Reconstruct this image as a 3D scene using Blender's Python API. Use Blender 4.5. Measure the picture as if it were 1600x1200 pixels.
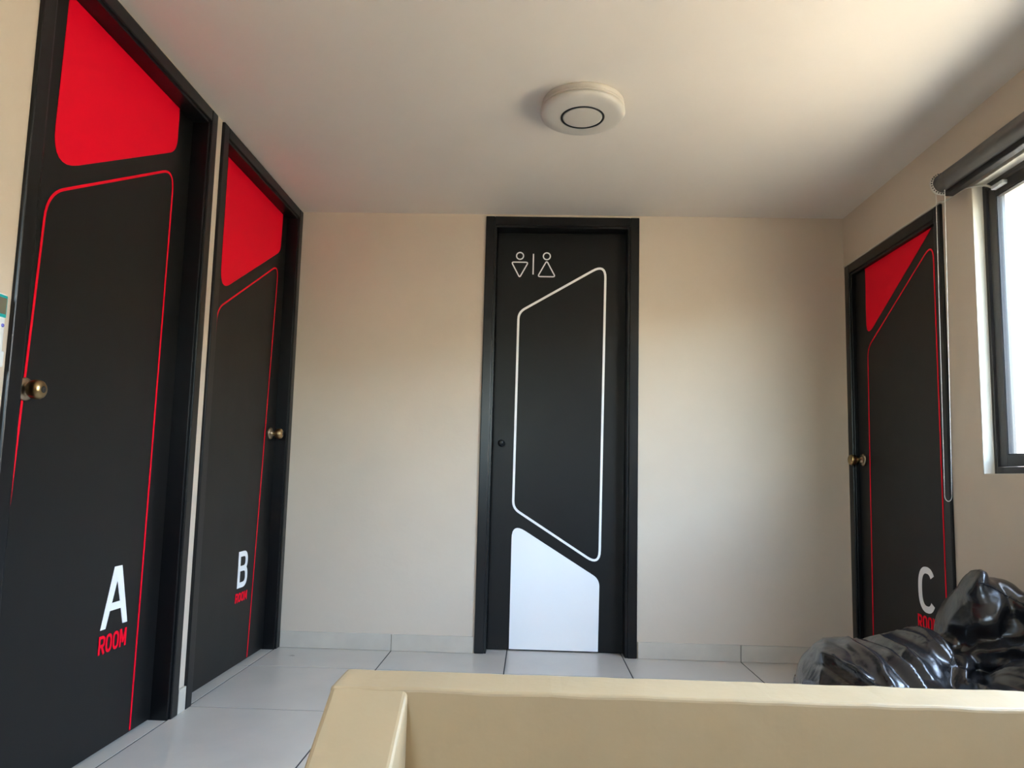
import bpy, bmesh, math, random
from mathutils import Vector, Matrix, noise
from mathutils.bvhtree import BVHTree

random.seed(7)
for o in list(bpy.data.objects):
    bpy.data.objects.remove(o, do_unlink=True)
S = bpy.context.scene
COL = S.collection

# ------------------------------------------------------------------ camera
YAW, PITCH, ROLL = -0.0319, 0.1007, 0.0243
F_PX, CX, CY = 1103.308, 798.0, 634.1
CAM = Vector((0.0, 0.0, 0.9144))
fw = Vector((math.sin(YAW) * math.cos(PITCH), math.cos(YAW) * math.cos(PITCH), math.sin(PITCH)))
rt = Vector((math.cos(YAW), -math.sin(YAW), 0.0))
up = rt.cross(fw)
r2 = rt * math.cos(ROLL) + up * math.sin(ROLL)
u2 = up * math.cos(ROLL) - rt * math.sin(ROLL)
cd = bpy.data.cameras.new('camera')
cam = bpy.data.objects.new('camera', cd)
COL.objects.link(cam)
M = Matrix((r2, u2, -fw)).transposed().to_4x4()
M.translation = CAM
cam.matrix_world = M
cd.sensor_width = 36.0
cd.lens = F_PX / 1600.0 * 36.0
cd.shift_x = (800.0 - CX) / 1600.0
cd.shift_y = (CY - 600.0) / 1600.0
cd.clip_start = 0.02
S.camera = cam

# ------------------------------------------------------------------ world, sun, exposure
SUN_EL, SUN_AZ = math.radians(66), (-0.90, 0.32)
w = bpy.data.worlds.new('sky')
S.world = w
w.use_nodes = True
nt = w.node_tree
nt.nodes.clear()
sky = nt.nodes.new('ShaderNodeTexSky')
sky.sky_type = 'NISHITA'
sky.sun_disc = False
sky.sun_elevation = SUN_EL
sky.sun_rotation = math.atan2(SUN_AZ[0], SUN_AZ[1])
sky.air_density = 1.0
sky.dust_density = 2.0
bg = nt.nodes.new('ShaderNodeBackground')
bg.inputs['Strength'].default_value = 1.0
wo = nt.nodes.new('ShaderNodeOutputWorld')
haze = nt.nodes.new('ShaderNodeHueSaturation')
haze.inputs['Saturation'].default_value = 0.78
nt.links.new(sky.outputs[0], haze.inputs['Color'])
nt.links.new(haze.outputs[0], bg.inputs[0])
nt.links.new(bg.outputs[0], wo.inputs[0])

sd = bpy.data.lights.new('sun', 'SUN')
sd.energy = 3.6
sd.angle = math.radians(0.6)
sd.color = (1.0, 0.93, 0.82)
sun = bpy.data.objects.new('sun', sd)
COL.objects.link(sun)
to_sun = Vector((SUN_AZ[0] * math.cos(SUN_EL), SUN_AZ[1] * math.cos(SUN_EL), math.sin(SUN_EL) * math.hypot(*SUN_AZ)))
sun.rotation_euler = to_sun.to_track_quat('Z', 'Y').to_euler()
sun.location = (-3, -2, 8)

S.view_settings.view_transform = 'Standard'
S.view_settings.look = 'None'
S.view_settings.gamma = 1.0
S.view_settings.exposure = 3.4
S.view_settings.use_curve_mapping = False
try:
    S.cycles.max_bounces = 12
    S.cycles.diffuse_bounces = 8
    S.cycles.caustics_reflective = False
    S.cycles.caustics_refractive = False
except Exception:
    pass

# ------------------------------------------------------------------ the room's main measures
XL, XR, D, H = -1.314, 1.664, 3.775, 2.358
YF = -1.6                       # wall behind the stairs
TW = 0.16                       # wall thickness
REC = {'A': 0.06, 'B': 0.055, 'C': 0.015, 'W': 0.08}
WIN1 = (0.75, 2.665, 0.966, 2.068)      # y0 y1 z0 z1
FILL_WIN = (-1.15, -0.45, 1.25, 2.12)          # x0 x1 z0 z1, added window for fill daylight, wall behind the stairs
XRO = XR + 0.24                 # outer face of the right wall


# ------------------------------------------------------------------ materials
def lin(r, g, b):
    f = lambda c: (c / 255) / 12.92 if c / 255 <= .04045 else ((c / 255 + .055) / 1.055) ** 2.4
    return (f(r), f(g), f(b), 1)


def mat(name, col, rough=0.5, metal=0.0, spec=0.5, var=0.0, vscale=3.0, bump=0.0, bscale=60.0, coat=0.0,
        bdetail=3.0, rvar=0.0, stretch=None):
    m = bpy.data.materials.new(name)
    m.use_nodes = True
    n, l = m.node_tree.nodes, m.node_tree.links
    b = n['Principled BSDF']
    c = tuple(col) if len(col) == 4 else (*col, 1)
    b.inputs['Base Color'].default_value = c
    b.inputs['Roughness'].default_value = rough
    b.inputs['Metallic'].default_value = metal
    b.inputs['Specular IOR Level'].default_value = spec
    b.inputs['Coat Weight'].default_value = coat
    b.inputs['Coat Roughness'].default_value = 0.15
    tc = n.new('ShaderNodeTexCoord')
    src = tc.outputs['Object']
    if stretch:
        mp = n.new('ShaderNodeMapping')
        mp.inputs['Scale'].default_value = stretch
        l.new(src, mp.inputs[0])
        src = mp.outputs[0]
    if var or rvar:
        t = n.new('ShaderNodeTexNoise')
        t.inputs['Scale'].default_value = vscale
        t.inputs['Detail'].default_value = 5
        t.inputs['Roughness'].default_value = .6
        l.new(src, t.inputs['Vector'])
        if var:
            r = n.new('ShaderNodeValToRGB')
            r.color_ramp.elements[0].position = .3
            r.color_ramp.elements[1].position = .7
            r.color_ramp.elements[0].color = (*[x * (1 - var) for x in c[:3]], 1)
            r.color_ramp.elements[1].color = (*[min(1, x * (1 + var)) for x in c[:3]], 1)
            l.new(t.outputs['Fac'], r.inputs[0])
            l.new(r.outputs[0], b.inputs['Base Color'])
        if rvar:
            mr = n.new('ShaderNodeMapRange')
            mr.inputs[3].default_value = rough - rvar
            mr.inputs[4].default_value = rough + rvar
            l.new(t.outputs['Fac'], mr.inputs[0])
            l.new(mr.outputs[0], b.inputs['Roughness'])
    if bump:
        t2 = n.new('ShaderNodeTexNoise')
        t2.inputs['Scale'].default_value = bscale
        t2.inputs['Detail'].default_value = bdetail
        l.new(src, t2.inputs['Vector'])
        bp = n.new('ShaderNodeBump')
        bp.inputs['Strength'].default_value = bump
        bp.inputs['Distance'].default_value = 0.01
        l.new(t2.outputs['Fac'], bp.inputs['Height'])
        l.new(bp.outputs[0], b.inputs['Normal'])
    return m


def glass_mat():
    m = bpy.data.materials.new('window_glass')
    m.use_nodes = True
    n, l = m.node_tree.nodes, m.node_tree.links
    n.clear()
    tr = n.new('ShaderNodeBsdfTransparent')
    tr.inputs[0].default_value = (.93, .97, .96, 1)
    gl = n.new('ShaderNodeBsdfGlossy')
    gl.inputs['Roughness'].default_value = 0.02
    lw = n.new('ShaderNodeLayerWeight')
    pw = n.new('ShaderNodeMath')
    pw.operation = 'POWER'
    pw.inputs[1].default_value = 5
    l.new(lw.outputs['Facing'], pw.inputs[0])
    fr = n.new('ShaderNodeMapRange')
    fr.inputs[3].default_value = .03
    fr.inputs[4].default_value = .7
    l.new(pw.outputs[0], fr.inputs[0])
    mx = n.new('ShaderNodeMixShader')
    o = n.new('ShaderNodeOutputMaterial')
    l.new(fr.outputs[0], mx.inputs[0])
    l.new(tr.outputs[0], mx.inputs[1])
    l.new(gl.outputs[0], mx.inputs[2])
    l.new(mx.outputs[0], o.inputs[0])
    return m


MT = {
    'wall': mat('beige_wall_paint', (.66, .565, .455), .62, var=.03, vscale=2.2, bump=.10, bscale=26, spec=.3),
    'ceiling': mat('ceiling_paint', (.77, .72, .655), .7, var=.025, vscale=1.6, bump=.08, bscale=14, spec=.2),
    'parapet': mat('tan_parapet_paint', (.55, .415, .24), .5, var=.03, vscale=5, bump=.16, bscale=18, spec=.4),
    'grout': mat('grout', (.06, .057, .053), .9),
    'tile': mat('grey_porcelain_tile', (.64, .59, .52), .30, var=.06, vscale=4, bump=.02, bscale=40, rvar=.06),
    'skirt': mat('skirting_tile', (.58, .525, .44), .42, var=.07, vscale=6),
    'leaf': mat('charcoal_door_paint', (.0062, .0060, .0058), .42, var=.12, vscale=3.5, bump=.03, bscale=8, spec=.32, rvar=.07),
    'frame': mat('black_frame_enamel', (.0040, .0040, .0046), .32, bump=.06, bscale=22, spec=.4, stretch=(1, 1, .15)),
    'red': mat('red_vinyl', (.93, .0, .022), .6, spec=.15),
    'white': mat('white_vinyl', (.96, .96, .96), .6, spec=.2),
    'brass': mat('antique_brass', (.42, .30, .15), .28, metal=1, var=.12, vscale=20),
    'brass2': mat('aged_brass_plate', (.45, .36, .25), .32, metal=1, var=.2, vscale=60),
    'black_metal': mat('black_metal', (.012, .012, .013), .22, spec=.6),
    'keyway': mat('dark_keyway', (.02, .017, .012), .5),
    'lamp_white': mat('lamp_white_plastic', (.62, .58, .52), .45, spec=.35),
    'lamp_disc': mat('lamp_frosted_disc', (.58, .55, .50), .38, spec=.4),
    'lamp_black': mat('lamp_black_ring', (.008, .009, .008), .3),
    'alu': mat('dark_aluminium', (.030, .027, .025), .42, metal=0, spec=.6, bump=.02, bscale=80),
    'gasket': mat('black_gasket', (.006, .006, .006), .7),
    'glass': glass_mat(),
    'reveal': mat('reveal_paint', (.66, .62, .53), .6, bump=.08, bscale=30),
    'blind': mat('charcoal_blind_fabric', (.10, .092, .082), .45, spec=.6, var=.3, vscale=9, stretch=(1, .5, 3), bump=.05, bscale=400),
    'blind_dark': mat('black_blind_hem', (.008, .008, .009), .5),
    'cream': mat('cream_plastic', (.62, .58, .50), .4),
    'bead': mat('bead_plastic', (.72, .70, .64), .35),
    'remote': mat('white_remote_plastic', (.78, .80, .80), .4),
    'teal': mat('teal_plastic', (.0, .42, .42), .4),
    'lcd': mat('grey_lcd', (.17, .16, .11), .25),
    'blue': mat('blue_button', (.10, .11, .55), .45),
    'leather': None,
    'stitch': mat('black_thread', (.005, .005, .006), .7),
    'ext_wall': mat('white_exterior_render', (.80, .77, .70), .85, var=.04, vscale=1.2, bump=.5, bscale=9),
    'ext_ground': mat('pale_concrete', (.27, .24, .195), .9, var=.08, vscale=.8),
    'grass': mat('dry_soil', (.22, .195, .155), .9, var=.2, vscale=2),
    'bounce_tan': mat('tan_bounce_render', (.42, .34, .25), .85, var=.05, vscale=1.0),  # tan picked for the warm light it bounces indoors
    'ext_house': mat('house_render', (.62, .57, .49), .85, var=.04),
}


def leather():
    m = mat('black_faux_leather', (.011, .0105, .0115), .27, spec=.7, coat=.25)
    n, l = m.node_tree.nodes, m.node_tree.links
    b = n['Principled BSDF']
    tc = n.new('ShaderNodeTexCoord')
    mp = n.new('ShaderNodeMapping')
    mp.inputs['Scale'].default_value = (1, 1, 1.4)
    l.new(tc.outputs['Object'], mp.inputs[0])
    a = n.new('ShaderNodeTexNoise')
    a.inputs['Scale'].default_value = 9
    a.inputs['Detail'].default_value = 2
    a.inputs['Distortion'].default_value = .9
    c = n.new('ShaderNodeTexNoise')
    c.inputs['Scale'].default_value = 55
    c.inputs['Detail'].default_value = 4
    for t in (a, c):
        l.new(mp.outputs[0], t.inputs['Vector'])
    b1 = n.new('ShaderNodeBump')
    b1.inputs['Strength'].default_value = .22
    b1.inputs['Distance'].default_value = .03
    l.new(a.outputs['Fac'], b1.inputs['Height'])
    b2 = n.new('ShaderNodeBump')
    b2.inputs['Strength'].default_value = .12
    b2.inputs['Distance'].default_value = .006
    l.new(c.outputs['Fac'], b2.inputs['Height'])
    l.new(b1.outputs[0], b2.inputs['Normal'])
    l.new(b2.outputs[0], b.inputs['Normal'])
    return m


MT['leather'] = leather()


# ------------------------------------------------------------------ helpers
def root_of(o):
    while o.parent:
        o = o.parent
    return o


def link(name, me, m, parent=None, origin=None, smooth=False, label=None):
    """mesh given in world coordinates -> object; parts share their thing's origin"""
    org = Vector(root_of(parent).location) if parent else Vector(origin or (0, 0, 0))
    if org.length:
        me.transform(Matrix.Translation(-org))
    o = bpy.data.objects.new(name, me)
    COL.objects.link(o)
    if parent:
        o.parent = parent
    else:
        o.location = org
    if m:
        me.materials.append(MT[m] if isinstance(m, str) else m)
    if smooth:
        for p in me.polygons:
            p.use_smooth = True
    if label:
        o['label'] = label
    return o


def tag(o, label, cat=None, kind=None, group=None):
    o['label'] = label
    if cat:
        o['category'] = cat
    if kind:
        o['kind'] = kind
    if group:
        o['group'] = group
    return o


def empty(name, loc, label, cat=None, kind=None):
    o = bpy.data.objects.new(name, None)
    o.location = loc
    o.empty_display_size = .05
    COL.objects.link(o)
    return tag(o, label, cat, kind)


def finish(bm, name):
    bmesh.ops.recalc_face_normals(bm, faces=bm.faces)
    me = bpy.data.meshes.new(name)
    bm.to_mesh(me)
    bm.free()
    return me


def add_box(bm, x0, x1, y0, y1, z0, z1):
    r = bmesh.ops.create_cube(bm, size=1, matrix=Matrix.Translation(((x0 + x1) / 2, (y0 + y1) / 2, (z0 + z1) / 2))
                              @ Matrix.Diagonal((abs(x1 - x0), abs(y1 - y0), abs(z1 - z0), 1)))
    return r['verts']


def box(name, m, b, parent=None, bevel=0.0, seg=2, origin=None, label=None, smooth=False):
    bm = bmesh.new()
    add_box(bm, *b)
    if bevel:
        bmesh.ops.bevel(bm, geom=bm.edges[:], offset=bevel, segments=seg, profile=.5, affect='EDGES')
    return link(name, finish(bm, name), m, parent, origin, smooth, label)


def boxes(name, m, bs, parent=None, bevel=0.0, origin=None, label=None, seg=2):
    bm = bmesh.new()
    for b in bs:
        t = bmesh.new()
        add_box(t, *b)
        if bevel:
            bmesh.ops.bevel(t, geom=t.edges[:], offset=bevel, segments=seg, profile=.5, affect='EDGES')
        tm = bpy.data.meshes.new('t')
        t.to_mesh(tm)
        t.free()
        bm.from_mesh(tm)
        bpy.data.meshes.remove(tm)
    return link(name, finish(bm, name), m, parent, origin, False, label)


def holed(name, m, us, vs, holes, fn, t0, t1, parent=None):
    """slab with rectangular holes: u,v in the plane, fn(u,v,t)->xyz, t the thickness axis"""
    U = sorted(set(us + [h[0] for h in holes] + [h[1] for h in holes]))
    V = sorted(set(vs + [h[2] for h in holes] + [h[3] for h in holes]))
    U = [u for u in U if us[0] <= u <= us[-1]]
    V = [v for v in V if vs[0] <= v <= vs[-1]]
    bm = bmesh.new()
    vt = {}

    def P(i, j, k):
        if (i, j, k) not in vt:
            vt[(i, j, k)] = bm.verts.new(fn(U[i], V[j], (t0, t1)[k]))
        return vt[(i, j, k)]

    def solid(i, j):
        if not (0 <= i < len(U) - 1 and 0 <= j < len(V) - 1):
            return False
        cu, cv = (U[i] + U[i + 1]) / 2, (V[j] + V[j + 1]) / 2
        return not any(h[0] < cu < h[1] and h[2] < cv < h[3] for h in holes)

    for i in range(len(U) - 1):
        for j in range(len(V) - 1):
            if not solid(i, j):
                continue
            bm.faces.new([P(i, j, 0), P(i + 1, j, 0), P(i + 1, j + 1, 0), P(i, j + 1, 0)])
            bm.faces.new([P(i, j, 1), P(i, j + 1, 1), P(i + 1, j + 1, 1), P(i + 1, j, 1)])
            if not solid(i - 1, j):
                bm.faces.new([P(i, j, 0), P(i, j + 1, 0), P(i, j + 1, 1), P(i, j, 1)])
            if not solid(i + 1, j):
                bm.faces.new([P(i + 1, j, 0), P(i + 1, j, 1), P(i + 1, j + 1, 1), P(i + 1, j + 1, 0)])
            if not solid(i, j - 1):
                bm.faces.new([P(i, j, 0), P(i, j, 1), P(i + 1, j, 1), P(i + 1, j, 0)])
            if not solid(i, j + 1):
                bm.faces.new([P(i, j + 1, 0), P(i + 1, j + 1, 0), P(i + 1, j + 1, 1), P(i, j + 1, 1)])
    return link(name, finish(bm, name), m, parent)


def rounded(pts, radii, n=8):
    """closed 2D polygon with rounded corners; radius = distance cut back along the edges"""
    out = []
    N = len(pts)
    for i, p in enumerate(pts):
        p = Vector(p)
        r = radii[i]
        if r <= 0:
            out.append(p)
            continue
        a = Vector(pts[i - 1]) - p
        b = Vector(pts[(i + 1) % N]) - p
        s = p + a.normalized() * min(r, a.length * .5)
        e = p + b.normalized() * min(r, b.length * .5)
        for k in range(n + 1):
            t = k / n
            out.append(s * (1 - t) ** 2 + p * 2 * t * (1 - t) + e * t * t)
    return out


def offset_line(pts, w, closed):
    L, R = [], []
    N = len(pts)
    for i in range(N):
        p = Vector(pts[i])
        d0 = d1 = None
        if closed or i > 0:
            d0 = p - Vector(pts[i - 1])
        if closed or i < N - 1:
            d1 = Vector(pts[(i + 1) % N]) - p
        d0 = d0 or d1
        d1 = d1 or d0
        d0 = d0.normalized()
        d1 = d1.normalized()
        n0, n1 = Vector((-d0.y, d0.x)), Vector((-d1.y, d1.x))
        mid = (n0 + n1)
        mid = n0 if mid.length < 1e-6 else mid.normalized()
        k = (w / 2) / max(.35, mid.dot(n0))
        L.append(p + mid * k)
        R.append(p - mid * k)
    return L, R


def film(name, m, shapes, fn, parent, label=None, thick=.0010):
    """thin vinyl shapes: list of ('fill', pts) or ('line', pts, width, closed); fn(u,v,h)->xyz"""
    bm = bmesh.new()

    def prism(poly, thick):
        a = [bm.verts.new(fn(p[0], p[1], .0003)) for p in poly]
        b = [bm.verts.new(fn(p[0], p[1], .0003 + thick)) for p in poly]
        bm.faces.new(b)
        for i in range(len(poly)):
            j = (i + 1) % len(poly)
            bm.faces.new([a[i], a[j], b[j], b[i]])

    t00 = thick
    for q_, s in enumerate(shapes):
        thick = t00 + .00025 * q_
        if s[0] == 'fill':
            prism(s[1], thick)
        else:
            _, pts, wd, closed = s
            Lp, Rp = offset_line(pts, wd, closed)
            N = len(pts)
            T = [[bm.verts.new(fn(q[0], q[1], h)) for q in side] for h in (.0003, .0003 + thick) for side in (Lp, Rp)]
            for i in range(N if closed else N - 1):
                j = (i + 1) % N
                bm.faces.new([T[2][i], T[2][j], T[3][j], T[3][i]])
                bm.faces.new([T[0][i], T[0][j], T[2][j], T[2][i]])
                bm.faces.new([T[1][i], T[1][j], T[3][j], T[3][i]])
    return link(name, finish(bm, name), m, parent, label=label)


def lathe(name, m, prof, base, axis, parent=None, seg=48, smooth=True, label=None, origin=None):
    """profile (r, h) spun about axis through base"""
    ax = Vector(axis).normalized()
    q = Vector((0, 0, 1)).rotation_difference(ax).to_matrix()
    bm = bmesh.new()
    rings = []
    for r, h in prof:
        if r < 1e-6:
            rings.append([bm.verts.new(Vector(base) + q @ Vector((0, 0, h)))])
        else:
            rings.append([bm.verts.new(Vector(base) + q @ Vector((r * math.cos(2 * math.pi * k / seg), r * math.sin(2 * math.pi * k / seg), h)))
                          for k in range(seg)])
    for a, b in zip(rings, rings[1:]):
        for k in range(seg):
            j = (k + 1) % seg
            if len(a) == 1 and len(b) == 1:
                continue
            if len(a) == 1:
                bm.faces.new([a[0], b[k], b[j]])
            elif len(b) == 1:
                bm.faces.new([a[k], a[j], b[0]])
            else:
                bm.faces.new([a[k], a[j], b[j], b[k]])
    o = link(name, finish(bm, name), m, parent, origin, smooth, label)
    return o


def tube(bm, pts, r, seg=8):
    rings = []
    pts = [Vector(p) for p in pts]
    for i, p in enumerate(pts):
        d = (pts[min(i + 1, len(pts) - 1)] - pts[max(i - 1, 0)]).normalized()
        s = d.cross(Vector((0, 0, 1)))
        if s.length < 1e-3:
            s = d.cross(Vector((0, 1, 0)))
        s.normalize()
        t = d.cross(s)
        rings.append([bm.verts.new(p + (s * math.cos(2 * math.pi * k / seg) + t * math.sin(2 * math.pi * k / seg)) * r) for k in range(seg)])
    for a, b in zip(rings, rings[1:]):
        for k in range(seg):
            j = (k + 1) % seg
            bm.faces.new([a[k], a[j], b[j], b[k]])
    bm.faces.new(rings[0])
    bm.faces.new(rings[-1][::-1])


# ------------------------------------------------------------------ setting: floor, walls, ceiling
WX0, WX1 = -0.386, -0.232        # stair wing
PY0, PY1, PH = 1.418, 1.548, 0.50  # parapet
CAS = 0.047                       # casing width
DA = (1.744, 2.654, 2.300)        # door openings: near y, far y, head z
DB = (2.808, 3.728, 2.308)
DC = (2.905, 3.700, 2.030)
DW = (-0.233, 0.514, 2.298)       # x0 x1 head

fl = holed('floor', 'grout', [XL - .3, XR + .2], [YF - .1, D + .3], [(WX1 - .07, XR + .3, YF - .2, PY0 + .06)],
           lambda u, v, t: (u, v, t), -.16, -.0013)
tag(fl, 'pale grey square porcelain tile floor with thin dark joints', 'floor', 'structure')
xs = [XL - .12] + [XL, -.7137, -.1117, .4903, 1.0923, XR]
ys = [D + .10] + [3.408 - .602 * k for k in range(9)]
G = .0030
for i in range(len(xs) - 1):
    for j in range(len(ys) - 1):
        x0, x1, y1, y0 = xs[i], xs[i + 1], ys[j], ys[j + 1]
        y0 = max(y0, YF)
        if y1 <= YF + .02:
            continue
        if y1 < PY1 + .05 and x0 > WX0 - .01:
            continue
        if y0 < PY0 and x1 > WX0:
            if y1 <= PY0 + .2:
                x1 = min(x1, WX0 + .02)
            elif x0 >= WX0:
                y0 = max(y0, PY0 + .05)
        if x1 - x0 < .03:
            continue
        box('floor_tile', 'tile', (x0 + G, x1 - G, y0 + G, y1 - G, -.008, 0), fl, bevel=.0004, seg=1)
# stair landing below
lf = box('floor_landing', 'tile', (WX1 - .05, XR + .05, YF - .05, PY0 + .05, -.95, -.75))
tag(lf, 'grey tiled stair landing below the parapet', 'floor', 'structure')

ce = box('ceiling', 'ceiling', (XL - .5, XRO, YF - .2, D + .5, H, H + .2))
tag(ce, 'plain off-white plaster ceiling', 'ceiling', 'structure')

wl = holed('wall_left', 'wall', [YF - .16, D + .3], [-.95, H], [(DA[0], DA[1], -.03, DA[2]), (DB[0], DB[1], -.03, DB[2])],
           lambda u, v, t: (t, u, v), XL, XL - TW)
tag(wl, 'beige painted wall holding the doors lettered A and B', 'wall', 'structure')
wb = holed('wall_back', 'wall', [XL - .02, XR + .02], [-.1, H], [(DW[0], DW[1], -.03, DW[2])],
           lambda u, v, t: (u, t, v), D, D + TW)
tag(wb, 'beige painted end wall around the restroom door', 'wall', 'structure')
wr = holed('wall_right', 'wall', [YF - .16, D + .3], [-.95, H], [(DC[0], DC[1], -.03, DC[2]), WIN1],
           lambda u, v, t: (t, u, v), XR, XRO)
tag(wr, 'beige painted wall with the window and the door lettered C', 'wall', 'structure')
wf = holed('wall_front', 'wall', [XL - .16, XRO], [-.95, H], [FILL_WIN], lambda u, v, t: (u, t, v), YF, YF - .16)
tag(wf, 'beige painted wall behind the stairs', 'wall', 'structure')

# parapet with a stair wing that slopes down
bm = bmesh.new()
t = bmesh.new()
add_box(t, WX0, XR, PY0, PY1, -.75, PH)
es = [e for e in t.edges if all(v.co.z > 0 for v in e.verts) or
      (abs(e.verts[0].co.x - WX0) < 1e-4 and abs(e.verts[1].co.x - WX0) < 1e-4)]
bmesh.ops.bevel(t, geom=es, offset=.008, segments=3, profile=.5, affect='EDGES')
SL = .60


def uneven(t, amp):
    '''hand-plastered: long edges cut up and nudged'''
    bmesh.ops.subdivide_edges(t, edges=[e for e in t.edges if abs(e.verts[0].co.x - e.verts[1].co.x) > .5], cuts=90, use_grid_fill=True)
    for v in t.verts:
        if v.co.z > .3 and WX0 + .02 < v.co.x < XR - .01:
            v.co.z += amp * (noise.noise(Vector((v.co.x * 9, v.co.y * 20, 1))) + .5 * noise.noise(Vector((v.co.x * 31, v.co.y * 40, 5))))
            v.co.y += amp * noise.noise(Vector((v.co.x * 12, v.co.y * 15, 9)))


uneven(t, .0022)
tm = bpy.data.meshes.new('t'); t.to_mesh(tm); t.free(); bm.from_mesh(tm)
t = bmesh.new()
prof = [(PY0 + .004, PH - .004), (PY0 + .004, -.75), (-.25, -.75), (-.25, PH - SL * (PY0 + .25))]
a = [t.verts.new((WX0, y, z)) for y, z in prof]
b = [t.verts.new((WX1, y, z)) for y, z in prof]
t.faces.new(a); t.faces.new(b[::-1])
for i in range(4):
    j = (i + 1) % 4
    t.faces.new([a[i], b[i], b[j], a[j]])
t.edges.ensure_lookup_table()
es = [e for e in t.edges if abs(e.verts[0].co.x - e.verts[1].co.x) < 1e-4 and abs(e.verts[0].co.y - e.verts[1].co.y) > .1
      and min(v.co.z for v in e.verts) > -.7]
bmesh.ops.bevel(t, geom=es, offset=.010, segments=3, profile=.5, affect='EDGES')
t.to_mesh(tm); t.free(); bm.from_mesh(tm)
pw = link('wall_parapet', finish(bm, 'wall_parapet'), 'parapet')
tag(pw, 'low tan parapet wall with a sloping stair wing in the foreground', 'wall', 'structure')

# skirting tiles
SK = .084
bbk = empty('baseboard_back', (XL, D, 0), 'grey tile skirting along the end wall', 'baseboard', 'structure')
for x0, x1 in ((XL + .012, -.7137), (-.7137, DW[0] - CAS - .004), (DW[1] + CAS + .004, 1.0923), (1.0923, XR)):
    box('skirting_tile', 'skirt', (x0 + .0015, x1 - .0015, D - .010, D + .002, .001, SK), bbk, bevel=.001, seg=1)
bbl = empty('baseboard_left', (XL, 2.73, 0), 'grey tile skirting along the wall of doors A and B', 'baseboard', 'structure')
box('skirting_tile', 'skirt', (XL - .002, XL + .011, DA[1] + CAS + .003, DB[0] - CAS - .002, .001, SK + .006), bbl, bevel=.001, seg=1)
for k in range(5):
    y1 = DA[0] - CAS - .003 - .602 * k
    box('skirting_tile', 'skirt', (XL - .002, XL + .010, max(y1 - .60, YF), y1, .001, SK), bbl, bevel=.001, seg=1)
bbr = empty('baseboard_right', (XR, 2.3, 0), 'grey tile skirting under the window', 'baseboard', 'structure')
for y0, y1 in ((1.55, 2.204), (2.204, 2.806), (2.806, 2.850)):
    box('skirting_tile', 'skirt', (XR - .010, XR + .002, y0 + .001, y1 - .001, .001, SK), bbr, bevel=.001, seg=1)


# ------------------------------------------------------------------ doors
def door(n, key, plane, o0, o1, head, label):
    """plane(u, v, out): u along the wall, v up, out = distance out of the wall face into the room"""
    root = empty('door_%d' % n, plane((o0 + o1) / 2, 0, 0), label, 'door', 'structure')
    rec = REC[key]

    def pbox(name, m, u0, u1, v0, v1, t0, t1, parent, bevel=0.0, lab=None):
        a, b = plane(u0, v0, t0), plane(u1, v1, t1)
        return box(name, m, (min(a[0], b[0]), max(a[0], b[0]), min(a[1], b[1]), max(a[1], b[1]), min(a[2], b[2]), max(a[2], b[2])),
                   parent, bevel=bevel, label=lab)
    T = .012
    top = min(head + CAS, H - .004)
    # casing (proud of the wall), jambs with a stop, leaf
    for s0, s1 in ((o0 - CAS, o0 + .002), (o1 - .002, o1 + CAS)):
        pbox('casing', 'frame', s0, s1, 0, top, -.003, T, root, .004)
    pbox('head_casing', 'frame', o0 + .002, o1 - .002, head - .002, top, -.003, T - .001, root, .004)
    JB = max(rec + .045, .075)
    for s0, s1 in ((o0 - .004, o0 + .014), (o1 - .014, o1 + .004)):
        pbox('jamb', 'frame', s0, s1, 0, head, -JB, .004, root, .002)
    pbox('head_jamb', 'frame', o0 + .014, o1 - .014, head - .014, head + .004, -JB, .003, root, .002)
    leaf = pbox('door_leaf', 'leaf', o0 + .0145, o1 - .0145, .006, head - .0145, -rec - .038, -rec, root, .0015)
    # unseen board added behind the leaf to stop daylight leaking through the opening
    pbox('leak_board', 'leaf', o0 - .03, o1 + .03, -.05, head + .03, -TW - .03 if key != 'C' else -.29, -TW if key != 'C' else -.24, root)
    fn = lambda u, v, h: plane(u, v, -rec + h)
    return root, leaf, fn


pl_left = lambda u, v, t: Vector((XL + t, u, v))
pl_right = lambda u, v, t: Vector((XR - t, u, v))
pl_back = lambda u, v, t: Vector((u, D - t, v))

dA, lA, fA = door(1, 'A', pl_left, *DA, 'charcoal door with red graphics and a white letter A')
dB, lB, fB = door(2, 'B', pl_left, *DB, 'charcoal door with red graphics and a white letter B')
dW, lW, fW = door(3, 'W', pl_back, *DW, 'black restroom door with white outline graphic and person pictograms')
dC, lC, fC = door(4, 'C', pl_right, *DC, 'charcoal door with red graphics and a white letter C beside the window')


def knob(root, fn, u, v, m='brass', lab='antique brass door knob', s=1.0, keyed=True, dl=0.0):
    b = fn(u, v, 0)
    ax = fn(u, v, 1) - b
    k = lathe('door_knob', m, [(r * s, h - dl) for r, h in [(.0, .018), (.011, .018), (.0105, .030), (.013, .034), (.021, .038), (.0255, .045),
                               (.0270, .053), (.0265, .061), (.024, .067), (.0195, .071), (.013, .0735), (.0, .074)]],
              b, ax, root, 36, label=lab)
    lathe('rose', 'brass2' if m == 'brass' else m, [(0, 0), (.031 * s, 0), (.032 * s, .003), (.030 * s, .007), (.021 * s, .010), (.014 * s, .012),
                                                     (.0125 * s, .02), (0, .02)], b, ax, k, 36, label='round backplate')
    if keyed:
        lathe('keyhole', 'keyway', [(r * s, h - dl) for r, h in [(0, .0735), (.0085, .0735), (.0095, .0745), (.008, .0755), (.003, .0745), (0, .0742)]], b, ax, k, 20,
              label='round key cylinder')


knob(dA, fA, 1.852, 1.119, dl=.020)
knob(dB, fB, 3.640, 1.111, dl=.006)
knob(dC, fC, 3.640, 1.044, keyed=False)
knob(dW, fW, -.169, 1.098, 'black_metal', 'small black door knob', .62)

LW = .0085


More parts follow.
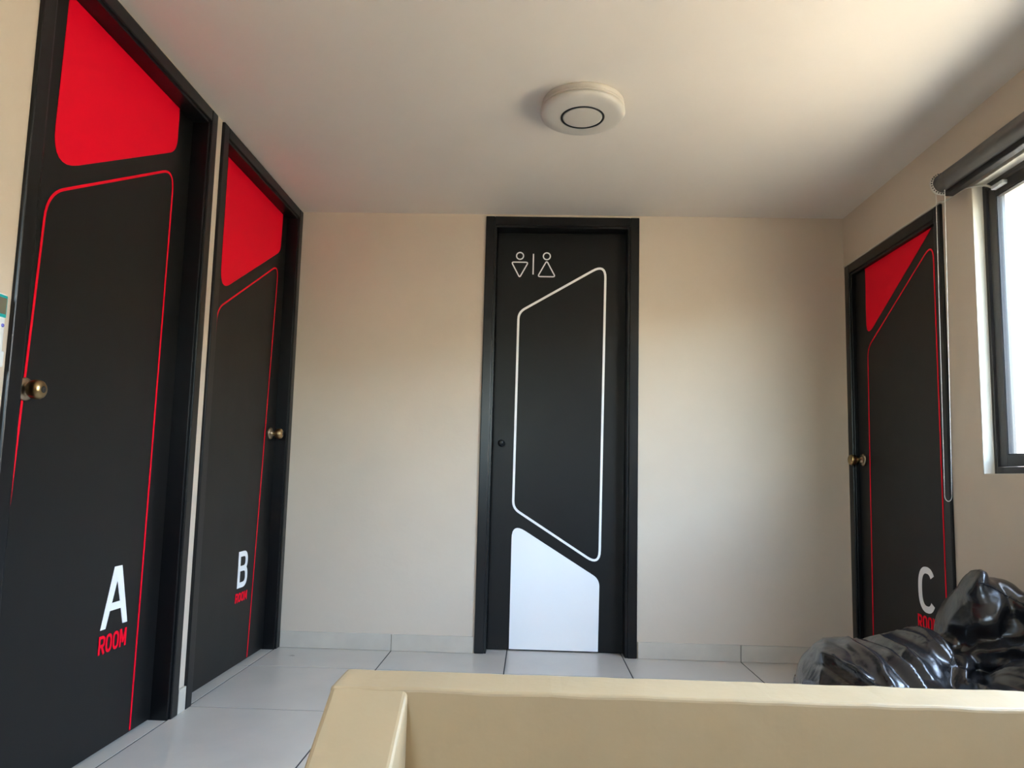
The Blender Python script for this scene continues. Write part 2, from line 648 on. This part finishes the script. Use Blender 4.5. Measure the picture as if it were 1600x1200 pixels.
def quad(leaf, fn, pts, radii, m, lab):
    film('graphic_panel', m, [('fill', rounded(pts, radii))], fn, leaf, lab)


quad(lA, fA, [(1.886, 2.2845), (2.531, 2.2845), (2.533, 2.114), (1.874, 1.746)], [0, 0, .055, .13], 'red', 'solid red slanted panel')
film('graphic_outline', 'red', [('line', [(1.806, .012)] + rounded([(1.870, 1.677), (2.524, 2.039), (2.507, .012), (1.806, .012)],
                                                               [.075, .085, 0, 0])[:-1], LW, False)], fA, lA, 'thin red outline')
quad(lB, fB, [(2.956, 2.2925), (3.644, 2.2925), (3.637, 2.085), (2.956, 1.686)], [0, 0, .045, .11], 'red', 'solid red slanted panel')
film('graphic_outline', 'red', [('line', [(2.920, .012)] + rounded([(2.946, 1.607), (3.620, 2.007), (3.507, .012), (2.920, .012)],
                                                               [.06, .085, 0, 0])[:-1], LW * .9, False)], fB, lB, 'thin red outline')
quad(lC, fC, [(3.566, 2.0150), (2.966, 2.0150), (3.012, 1.984), (3.570, 1.658)], [0, 0, .06, .085], 'red', 'solid red slanted panel')
film('graphic_outline', 'red', [('line', [(3.585, .012)] + rounded([(3.561, 1.604), (2.958, 1.952), (2.956, .012), (3.585, .012)],
                                                               [.05, .08, 0, 0])[:-1], LW * .9, False)], fC, lC, 'thin red outline')
film('graphic_outline', 'white', [('line', rounded([(-.092, 1.828), (.388, 2.113), (.372, .455), (-.097, .748)],
                                                   [.04, .085, .08, .04]), .0125, True)], fW, lW, 'white slanted outline')
quad(lW, fW, [(-.101, .672), (.373, .384), (.369, .008), (-.102, .008)], [.085, .04, 0, 0], 'white', 'solid white slanted panel')
circ = lambda cx, cy, r: [(cx + r * math.cos(2 * math.pi * k / 28), cy + r * math.sin(2 * math.pi * k / 28)) for k in range(28)]
IW = .0070
film('pictogram_head', 'white', [('line', circ(-.091, 2.150, .0195), IW, True)], fW, lW)
film('pictogram_body', 'white', [('line', rounded([(-.138, 2.114), (-.044, 2.114), (-.091, 2.026)], [.014, .014, .012], 5), IW, True)], fW, lW,
     'downward triangle body')
film('pictogram_bar', 'white', [('line', [(-.016, 2.163), (-.016, 2.044)], IW, False)], fW, lW)
film('pictogram_head', 'white', [('line', circ(.059, 2.150, .0195), IW, True)], fW, lW)
film('pictogram_body', 'white', [('line', rounded([(.059, 2.124), (.108, 2.033), (.010, 2.033)], [.014, .014, .014], 5), IW, True)], fW, lW,
     'upward triangle body')


def glyph(ch, w, h, s):
    """strokes in a w x h box, stroke width s"""
    e = s / 2
    if ch == 'A':
        k = w * .36
        return [('fill', [(0, 0), (w * .185, 0), (w * .60, h), (k, h)]),
                ('fill', [(w * .815, 0), (w, 0), (w - k, h), (w * .40, h)]),
                ('fill', [(w * .24, h * .275), (w * .76, h * .275), (w * .70, h * .40), (w * .30, h * .40)])]
    if ch == 'B':
        up = rounded([(e, h - e), (w - e - s * .15, h - e), (w - e - s * .15, h * .525), (e, h * .525)], [0, h * .2, h * .2, 0], 8)
        lo = rounded([(e, h * .525), (w - e, h * .525), (w - e, e), (e, e)], [0, h * .22, h * .22, 0], 8)
        return [('line', up, s, True), ('line', lo, s, True)]
    if ch == 'C':
        pts = []
        rx, ry = w / 2 - e, h / 2 - e
        for k in range(37):
            a = math.radians(38 + (322 - 38) * k / 36)
            ca, sa = math.cos(a), math.sin(a)
            q = 2 / 2.5
            pts.append((w / 2 + rx * abs(ca) ** q * (1 if ca > 0 else -1), h / 2 + ry * abs(sa) ** q * (1 if sa > 0 else -1)))
        return [('line', pts, s, False)]
    if ch == 'O':
        rx, ry = w / 2 - e, h / 2 - e
        q = 2 / 2.6
        pts = []
        for k in range(32):
            a = 2 * math.pi * k / 32
            ca, sa = math.cos(a), math.sin(a)
            pts.append((w / 2 + rx * abs(ca) ** q * (1 if ca > 0 else -1), h / 2 + ry * abs(sa) ** q * (1 if sa > 0 else -1)))
        return [('line', pts, s, True)]
    if ch == 'R':
        bowl = rounded([(e, h - e), (w - e, h - e), (w - e, h * .45), (e, h * .45)], [0, h * .2, h * .2, 0], 6)
        return [('line', [(e, 0), (e, h)], s, False), ('line', bowl, s, True), ('line', [(w * .48, h * .45), (w - e * .9, 0)], s, False)]
    if ch == 'M':
        return [('line', [(e, 0), (e, h)], s, False), ('line', [(w - e, 0), (w - e, h)], s, False),
                ('fill', [(0, h), (s * 1.05, h), (w / 2 + s * .45, h * .22), (w / 2 - s * .45, h * .22)]),
                ('fill', [(w - s * 1.05, h), (w, h), (w / 2 + s * .45, h * .22), (w / 2 - s * .45, h * .22)])]


def letter(ch, u0, u1, v0, v1, s, m, leaf, fn, lab):
    w, h = abs(u1 - u0), v1 - v0
    sg = 1 if u1 > u0 else -1
    film('letter', m, glyph(ch, w, h, s), lambda u, v, t: fn(u0 + sg * u, v0 + v, t), leaf, lab)


def word(u0, u1, v0, v1, leaf, fn):
    W = u1 - u0
    f = [('R', 0, .225), ('O', .245, .475), ('O', .495, .725), ('M', .75, 1.0)]
    for ch, a, b in f:
        letter(ch, u0 + W * a, u0 + W * b, v0, v1, abs(W) * .062, 'red', leaf, fn, 'red letter ' + ch)


letter('A', 2.287, 2.439, .392, .588, .03, 'white', lA, fA, 'large white letter A')
word(2.284, 2.440, .314, .373, lA, fA)
letter('B', 3.337, 3.449, .363, .533, .025, 'white', lB, fB, 'large white letter B')
word(3.324, 3.460, .297, .340, lB, fB)
letter('C', 3.162, 3.030, .387, .579, .028, 'white', lC, fC, 'large white letter C')
word(3.173, 3.020, .315, .373, lC, fC)

# ------------------------------------------------------------------ windows
FX0, FX1 = XR + .041, XR + .115


def window(n, W, label, sensor=False):
    y0, y1, z0, z1 = W
    root = empty('window_%d' % n, (FX0, (y0 + y1) / 2, z0), label, 'window', 'structure')
    fo = .016
    fr = [('frame_jamb', (FX0, FX1, y0, y0 + fo, z0, z1)), ('frame_jamb', (FX0, FX1, y1 - fo, y1, z0, z1)),
          ('frame_head', (FX0, FX1, y0 + fo, y1 - fo, z1 - fo, z1)), ('frame_sill', (FX0, FX1, y0 + fo, y1 - fo, z0, z0 + fo + .012))]
    for nm, b in fr:
        box(nm, 'alu', b, root, .0015)
    a, b = y0 + fo, y1 - fo
    mid = (a + b) / 2
    st = .042
    for (s0, s1, dx) in ((a + .004, mid + .02, .034), (mid - .02, b - .004, .008)):
        x0, x1 = FX0 + dx, FX0 + dx + .024
        zb, zt = z0 + fo + .014, z1 - fo - .004
        sash = boxes('sash', 'alu', [(x0, x1, s0, s0 + st, zb, zt), (x0, x1, s1 - st, s1, zb, zt),
                                     (x0, x1, s0 + st, s1 - st, zb, zb + st), (x0, x1, s0 + st, s1 - st, zt - st, zt)], root, .002)
        boxes('gasket', 'gasket', [(x0 + .003, x1 - .003, s0 + st - .001, s0 + st + .003, zb + st, zt - st), (x0 + .003, x1 - .003, s1 - st - .003, s1 - st + .001, zb + st, zt - st),
                                   (x0 + .003, x1 - .003, s0 + st, s1 - st, zb + st - .001, zb + st + .003), (x0 + .003, x1 - .003, s0 + st, s1 - st, zt - st - .003, zt - st + .001)], sash)
        box('pane', 'glass', (x0 + .009, x0 + .013, s0 + st - .004, s1 - st + .004, zb + st - .004, zt - st + .004), sash)
    # painted reveal lining on the room side
    boxes('reveal', 'reveal', [(XR + .001, FX0 - .001, y1 - .003, y1 + .001, z0, z1), (XR + .001, FX0 - .001, y0 - .001, y0 + .003, z0, z1),
                               (XR + .001, FX0 - .001, y0, y1, z1 - .003, z1 + .001), (XR + .001, FX0 - .001, y0, y1, z0 - .001, z0 + .003)], root)
    return root


window(1, WIN1, 'dark aluminium sliding window under the rolled blind')

# unseen two-pane window added behind the stairs for fill daylight
x0, x1, z0, z1 = FILL_WIN
w2 = empty('window_2', ((x0 + x1) / 2, YF - .06, z0), 'added dark aluminium window behind the stairs, lets in fill daylight', 'window', 'structure')
xm = (x0 + x1) / 2
for nm, b in (('frame_jamb', (x0, x0 + .05, z0, z1)), ('frame_jamb', (x1 - .05, x1, z0, z1)), ('mullion', (xm - .03, xm + .03, z0 + .05, z1 - .05)),
              ('frame_head', (x0 + .05, x1 - .05, z1 - .05, z1)), ('frame_sill', (x0 + .05, x1 - .05, z0, z0 + .05))):
    box(nm, 'alu', (b[0], b[1], YF - .09, YF - .04, b[2], b[3]), w2, .0015)
for a, b in ((x0 + .05, xm - .03), (xm + .03, x1 - .05)):
    box('pane', 'glass', (a - .003, b + .003, YF - .067, YF - .063, z0 + .047, z1 - .047), w2)

# alarm contact on the sash and its cable
sroot = empty('alarm_contact', (FX0 + .004, 2.566, 2.030), 'small white magnetic alarm contact on the window frame', 'sensor')
box('sensor_body', 'remote', (FX0 - .010, FX0 + .0085, 2.533, 2.600, 2.026, 2.041), sroot, .002)
box('sensor_clip', 'remote', (FX0 - .012, FX0 - .009, 2.545, 2.556, 2.028, 2.039), sroot, .001)
bm = bmesh.new()
key = [(XR - .007, 3.758, 2.083), (XR - .007, 3.45, 2.082), (XR - .007, 3.20, 2.084), (XR - .007, 2.92, 2.083), (XR - .007, 2.862, 2.086), (XR - .006, 2.83, 2.076),
       (XR - .008, 2.76, 2.074), (XR - .010, 2.70, 2.071), (XR - .006, 2.66, 2.064), (XR + .02, 2.62, 2.054), (FX0 - .005, 2.598, 2.036)]
pts = []
for i in range(len(key) - 1):
    p0, p1, p2, p3 = [Vector(key[min(max(i + k, 0), len(key) - 1)]) for k in (-1, 0, 1, 2)]
    for k in range(8):
        q = k / 8
        pts.append(.5 * ((2 * p1) + (p2 - p0) * q + (2 * p0 - 5 * p1 + 4 * p2 - p3) * q * q + (3 * p1 - p0 - 3 * p2 + p3) * q ** 3))
pts.append(Vector(key[-1]))
tube(bm, pts, .0042, 8)
cb = link('sensor_cable', finish(bm, 'sensor_cable'), 'cream', origin=key[0], smooth=True)
tag(cb, 'thin cream cable along the top of door C to the window', 'cable')

# ------------------------------------------------------------------ roller blind
BX, BZ, BR = 1.600, 2.112, .036
rb = empty('roller_blind', (BX, 2.0, BZ), 'rolled-up charcoal roller blind above the window', 'blind')
ring = []
bm = bmesh.new()
prof = []
N = 64
for y in [2.742 - .06 * k for k in range(29)]:
    rr = []
    for k in range(N):
        a = 2 * math.pi * k / N
        r = BR + .0016 * noise.noise(Vector((math.cos(a) * 1.5, y * 4, math.sin(a) * 1.5)))
        rr.append(bm.verts.new((BX + r * math.cos(a), y, BZ + r * math.sin(a))))
    prof.append(rr)
for a, b in zip(prof, prof[1:]):
    for k in range(N):
        j = (k + 1) % N
        bm.faces.new([a[k], a[j], b[j], b[k]])
bm.faces.new(prof[0]); bm.faces.new(prof[-1][::-1])
link('fabric_roll', finish(bm, 'fabric_roll'), 'blind', rb, smooth=True)
yend = 2.742 - .06 * 28
box('bottom_bar', 'blind_dark', (BX + .004, BX + .036, yend + .01, 2.735, BZ - BR - .020, BZ - BR + .012), rb, .004)
wheel = lathe('chain_wheel', 'cream', [(0, 0), (.030, 0), (.040, .001), (.043, .004), (.043, .012), (.040, .015), (.030, .016), (0, .016)],
              (BX, 2.743, BZ), (0, 1, 0), rb, 40)
bm = bmesh.new()
for k in range(26):
    a = 2 * math.pi * k / 26
    bmesh.ops.create_icosphere(bm, subdivisions=1, radius=.0030, matrix=Matrix.Translation((BX + .041 * math.cos(a), 2.7425, BZ + .041 * math.sin(a))))
link('wheel_teeth', finish(bm, 'wheel_teeth'), 'gasket', wheel)
boxes('wall_bracket', 'cream', [(BX + .01, XR, 2.757, 2.762, BZ - .03, BZ + .03), (XR - .004, XR, 2.742, 2.775, BZ - .03, BZ + .03)], rb, .001)
box('wall_bracket', 'cream', (BX + .01, XR, yend - .008, yend - .002, BZ - .03, BZ + .03), rb, .001)
# bead chain: one endless loop
bm = bmesh.new()
path = []
za, zb = BZ - .02, .885
ya0, ya1, yb0, yb1 = 2.776, 2.794, 2.706, 2.747


def seg(p, q, n):
    for k in range(n):
        path.append(Vector(p).lerp(Vector(q), k / n))


xx = BX - .006
seg((xx, ya0, za), (xx, ya1, zb), 200)
for k in range(15):
    a = math.pi * k / 14
    cy = (ya1 + yb1) / 2
    path.append(Vector((xx, cy + (ya1 - yb1) / 2 * math.cos(a), zb - .022 * math.sin(a))))
seg((xx, yb1, zb), (xx, yb0 + .01, za), 200)
for p in path:
    bmesh.ops.create_icosphere(bm, subdivisions=1, radius=.0021, matrix=Matrix.Translation(p))
tube(bm, path, .0006, 4)
ch = link('bead_chain', finish(bm, 'bead_chain'), 'bead', rb, smooth=True)
ch['label'] = 'long looped white bead pull chain'

# ------------------------------------------------------------------ ceiling light
LX, LY = .167, 2.608
cl = empty('ceiling_light', (LX, LY, H), 'round white flush ceiling light with a black ring', 'ceiling light')
dn = (0, 0, -1)
top = (LX, LY, H)
K = .80
sc_ = lambda pr: [(r, h * K) for r, h in pr]
lathe('base', 'lamp_white', sc_([(0, 0), (.156, 0), (.158, .003), (.159, .020), (.153, .022), (.153, .0265), (0, .0265)]), top, dn, cl, 72)
lathe('trim_band', 'lamp_white', sc_([(0, .0265), (.159, .0265), (.161, .028), (.1615, .034), (.160, .036), (.154, .037), (.154, .041), (0, .041)]), top, dn, cl, 72)
disc = lathe('diffuser', 'lamp_disc', sc_([(0, .041), (.160, .041), (.1625, .044), (.163, .050), (.160, .058), (.152, .064), (.138, .0675), (.115, .069), (0, .070)]), top, dn, cl, 72)
lathe('black_ring', 'lamp_black', sc_([(.0760, .0685), (.0768, .0720), (.0842, .0720), (.0850, .0685)]), top, dn, disc, 72, label='thin black ring')
lathe('center_disc', 'lamp_disc', sc_([(0, .0722), (.068, .0720), (.0742, .0710), (.0750, .069)]), top, dn, disc, 72)

# ------------------------------------------------------------------ remote in its wall holder
rm = empty('remote_control', (XL, 1.638, 1.165), 'white wall-mounted remote control with teal screen surround beside door A', 'remote control')
box('body', 'remote', (XL + .0005, XL + .020, 1.612, 1.661, 1.165, 1.330), rm, .005, 3)
bz = box('bezel', 'teal', (XL + .016, XL + .0215, 1.6145, 1.660, 1.271, 1.326), rm, .002)
box('screen', 'lcd', (XL + .019, XL + .0222, 1.619, 1.6565, 1.279, 1.319), bz, .0005)
for y, z in ((1.652, 1.252), (1.637, 1.252), (1.622, 1.252), (1.637, 1.231)):
    lathe('button', 'blue' if z > 1.24 else 'cream', [(0, 0), (.0048, 0), (.0044, .002), (0, .0024)], (XL + .0195, y, z), (1, 0, 0), rm, 16)
box('wall_holder', 'remote', (XL + .0005, XL + .023, 1.610, 1.6635, 1.150, 1.190), rm, .004)

# ------------------------------------------------------------------ bean bag
BB = Vector((1.20, 2.36, 0))
bb = empty('beanbag', BB, 'slumped black faux-leather bean bag behind the parapet', 'bean bag')
bm = bmesh.new()


def ell(c, r, rot=(0, 0, 0)):
    from mathutils import Euler
    bmesh.ops.create_icosphere(bm, subdivisions=4, radius=1, matrix=Matrix.Translation(c) @ Euler(rot).to_matrix().to_4x4() @ Matrix.Diagonal((*r, 1)))


ell((1.23, 2.38, .17), (.335, .42, .185))
ell((1.075, 2.38, .225), (.185, .33, .190))
ell((1.07, 2.44, .29), (.110, .20, .115))
ell((1.23, 2.46, .285), (.21, .26, .125), (0, -.14, 0))
ell((1.500, 2.46, .36), (.105, .19, .250), (0, -.02, 0))
ell((1.495, 2.45, .52), (.052, .11, .122), (0, -.10, 0))
ell((1.535, 2.44, .52), (.060, .13, .105), (0, .5, 0))
ell((1.335, 2.46, .340), (.10, .20, .100))
ell((1.520, 2.44, .565), (.045, .10, .060), (0, .4, 0))
ell((1.55, 2.40, .40), (.090, .20, .195), (0, .30, 0))
ell((1.56, 2.42, .50), (.055, .15, .095), (0, .50, 0))
ell((1.47, 2.12, .22), (.165, .22, .20))
ell((1.36, 2.10, .18), (.20, .22, .18))
me = bpy.data.meshes.new('bag')
bm.to_mesh(me); bm.free()
tmp = bpy.data.objects.new('tmp_bag', me)
COL.objects.link(tmp)
md = tmp.modifiers.new('r', 'REMESH')
md.mode = 'VOXEL'
md.voxel_size = .0075
sm = tmp.modifiers.new('s', 'SMOOTH')
sm.factor = .5
sm.iterations = 16
dg = bpy.context.evaluated_depsgraph_get()
me2 = bpy.data.meshes.new_from_object(tmp.evaluated_get(dg))
bpy.data.objects.remove(tmp, do_unlink=True)
PIV = Vector((1.33, 2.16, .24))
# folds as lines seen from the front (x, z): path, amplitude (minus = crease), width
FOLDS = [
    ([(1.25, .30), (1.33, .375), (1.43, .44), (1.53, .51)], -.050, .026),
    ([(1.20, .30), (1.30, .36), (1.42, .41), (1.60, .44)], .020, .018),
    ([(1.22, .27), (1.36, .335), (1.50, .365), (1.62, .375)], -.022, .012),
    ([(1.26, .25), (1.40, .295), (1.62, .325)], .016, .016),
    ([(1.30, .22), (1.45, .25), (1.62, .27)], -.018, .013),
    ([(1.492, .640), (1.455, .585), (1.42, .50), (1.375, .40), (1.31, .32)], .022, .016),
    ([(1.435, .55), (1.40, .47), (1.355, .38)], -.020, .016),
    ([(1.53, .60), (1.52, .54), (1.47, .47)], -.014, .014),
    ([(1.58, .57), (1.55, .50), (1.50, .43)], .014, .016),
    ([(.915, .43), (.945, .405), (.955, .372), (.995, .358)], .016, .013),
    ([(.94, .345), (.985, .325), (1.06, .31)], -.014, .014),
    ([(1.00, .44), (1.015, .405), (1.00, .38)], -.016, .011),
    ([(1.045, .44), (1.06, .40), (1.05, .36)], .014, .012),
    ([(1.10, .45), (1.095, .40), (1.115, .34)], -.016, .012),
    ([(1.135, .455), (1.125, .41), (1.15, .33)], .018, .014),
    ([(1.185, .46), (1.165, .41), (1.18, .35)], -.014, .012),
    ([(1.23, .465), (1.205, .41), (1.215, .35)], .014, .014),
    ([(.96, .36), (1.02, .335), (1.09, .335), (1.16, .315), (1.22, .30)], -.012, .008),
]


def sdist(px, pz, path):
    best = 9
    for (x0, z0), (x1, z1) in zip(path, path[1:]):
        dx, dz = x1 - x0, z1 - z0
        t = max(0, min(1, ((px - x0) * dx + (pz - z0) * dz) / (dx * dx + dz * dz)))
        best = min(best, math.hypot(px - x0 - t * dx, pz - z0 - t * dz))
    return best


nrm = [v.normal.copy() for v in me2.vertices]
for v, nn in zip(me2.vertices, nrm):
    c = v.co
    d = c - PIV
    r = d.length
    ang = math.atan2(d.z, d.x)
    fold = (1 - abs(noise.noise(Vector((ang * 1.7 + 2, r * 1.6, d.y * 1.8))))) ** 5
    f2 = (1 - abs(noise.noise(Vector((ang * 3.2 + 7, r * 2.6, d.y * 2.5))))) ** 6
    big = noise.noise(c * 3.6 + Vector((3, 1, 7)))
    k = min(1, max(.25, c.z / .12))
    front = max(0, min(1, .35 - nn.y * 1.2 + .25 * nn.z))
    wob = Vector((noise.noise(c * 14), 0, noise.noise(c * 14 + Vector((9, 9, 9))))) * .010
    ex = 0
    if front > 0 and c.y < 2.62:
        for path, amp, wd in FOLDS:
            q = sdist(c.x + wob.x, c.z + wob.z, path)
            if q < wd * 3.2:
                ex += amp * math.exp(-(q / wd) ** 2)
    v.co = c + nn * (k * (.016 * (fold - .45) + .008 * (f2 - .35) + .008 * big) + front * ex)
    if v.co.z < .004:
        v.co.z = .004
    if v.co.x > XR - .016:
        v.co.x = XR - .016 - .15 * (XR - .016 - v.co.x) * 0
me2.update()
bag = link('cover', me2, 'leather', bb, smooth=True)
# stitched seams lie on the cover (found by looking along +Y and along -Z)
dg.update()
vs = [v.co + BB for v in bag.data.vertices]
tree = BVHTree.FromPolygons(vs, [tuple(p.vertices) for p in bag.data.polygons])


def seam(key):
    fine = []
    for (x0, z0), (x1, z1) in zip(key, key[1:]):
        n = max(4, int(math.hypot(x1 - x0, z1 - z0) / .006))
        for k in range(n):
            q = k / n
            hit = tree.ray_cast(Vector((x0 + (x1 - x0) * q, 1.6, z0 + (z1 - z0) * q)), Vector((0, 1, 0)))
            if hit[0]:
                fine.append(hit[0] + hit[1] * .0006)
    runs = [[]]
    for p in fine:
        if runs[-1] and (p - runs[-1][-1]).length > .05:
            runs.append([])
        runs[-1].append(p)
    b = bmesh.new()
    for rn in runs:
        if len(rn) < 4:
            continue
        tube(b, rn, .0016, 6)
        for k in range(0, len(rn) - 1, 2):
            d = (rn[k + 1] - rn[k]).normalized()
            hit = tree.find_nearest(rn[k])
            s = d.cross(hit[1]).normalized()
            tube(b, [rn[k] - s * .005 + hit[1] * .001, rn[k] + s * .005 + hit[1] * .001], .0011, 5)
    link('seam', finish(b, 'seam'), 'stitch', bb, smooth=True)


seam([(1.455, .612), (1.49, .600), (1.53, .575), (1.57, .545), (1.61, .505)])
seam([(.955, .395), (.975, .365), (1.02, .335), (1.09, .335), (1.16, .315), (1.22, .31)])
seam([(1.30, .35), (1.345, .42), (1.385, .50), (1.41, .57)])

# ------------------------------------------------------------------ outside the window
gl = box('field', 'grass', (-30, 40, -30, 45, -3.2, -2.93))
tag(gl, 'dry open ground beyond the yard outside', 'ground', 'structure')
gr = box('ground', 'ext_ground', (-7, 5.8, -8, 8, -2.94, -2.9))
tag(gr, 'pale concrete yard outside below the window', 'ground', 'structure')
lh = box('wall_lower_storey', 'ext_house', (-7, XRO, -6, 6, -2.9, -.96))
tag(lh, 'rendered storey of the house below', 'wall', 'structure')
nb = empty('neighbour_building', (9, 12, -2.9), 'sunlit white rendered house seen through the window', 'building')
body = box('wall', 'ext_wall', (6.2, 13, 7.2, 18, -2.9, 6.5), nb)
box('roof', 'ext_wall', (6.0, 13.2, 7.0, 18.2, 6.5, 6.75), nb)
for k in range(2):
    for z in (-1.9, 1.2):
        wv = box('window', 'alu', (6.17, 6.22, 9.5 + 3.5 * k, 10.9 + 3.5 * k, z, z + 1.4), nb)
        box('pane', 'lcd', (6.16, 6.18, 9.56 + 3.5 * k, 10.84 + 3.5 * k, z + .06, z + 1.34), wv)
oh = empty('sky_block_house', (9, -4, -2.9), 'added low tan house across the yard, out of view, screens low sky', 'building')  # unseen house added to block horizon sky and bounce warm light
box('wall', 'bounce_tan', (7.0, 12, -14, 6.0, -2.9, 2.6), oh)
box('roof', 'bounce_tan', (6.85, 12.1, -14.1, 6.1, 2.6, 2.85), oh)
for k in range(4):
    wv = box('window', 'alu', (6.97, 7.02, -11 + 4 * k, -9.6 + 4 * k, -.2, 1.2), oh)
    box('pane', 'lcd', (6.96, 6.98, -10.94 + 4 * k, -9.66 + 4 * k, -.14, 1.14), wv)
gw = box('yard_bounce_wall', 'bounce_tan', (5.6, 5.8, -12, 7.0, -2.9, -1.4))  # unseen wall added to narrow the sunlit strip that lights the ceiling
tag(gw, 'added tan wall out of view, narrows the sunlit yard ground', 'wall', 'structure')

# portals guide sky sampling through the window openings
for W in (WIN1, FILL_WIN):
    ld = bpy.data.lights.new('window_portal', 'AREA')
    ld.shape = 'RECTANGLE'
    ld.size, ld.size_y = W[3] - W[2], W[1] - W[0]
    lo = bpy.data.objects.new('window_portal', ld)
    if W is WIN1:
        lo.location = (FX0 - .01, (W[0] + W[1]) / 2, (W[2] + W[3]) / 2)
        lo.rotation_euler = (0, math.radians(90), 0)
    else:
        ld.size, ld.size_y = ld.size_y, ld.size
        lo.location = ((W[0] + W[1]) / 2, YF - .03, (W[2] + W[3]) / 2)
        lo.rotation_euler = (math.radians(90), 0, 0)
    try:
        ld.cycles.is_portal = True
        COL.objects.link(lo)
    except Exception:
        bpy.data.objects.remove(lo)
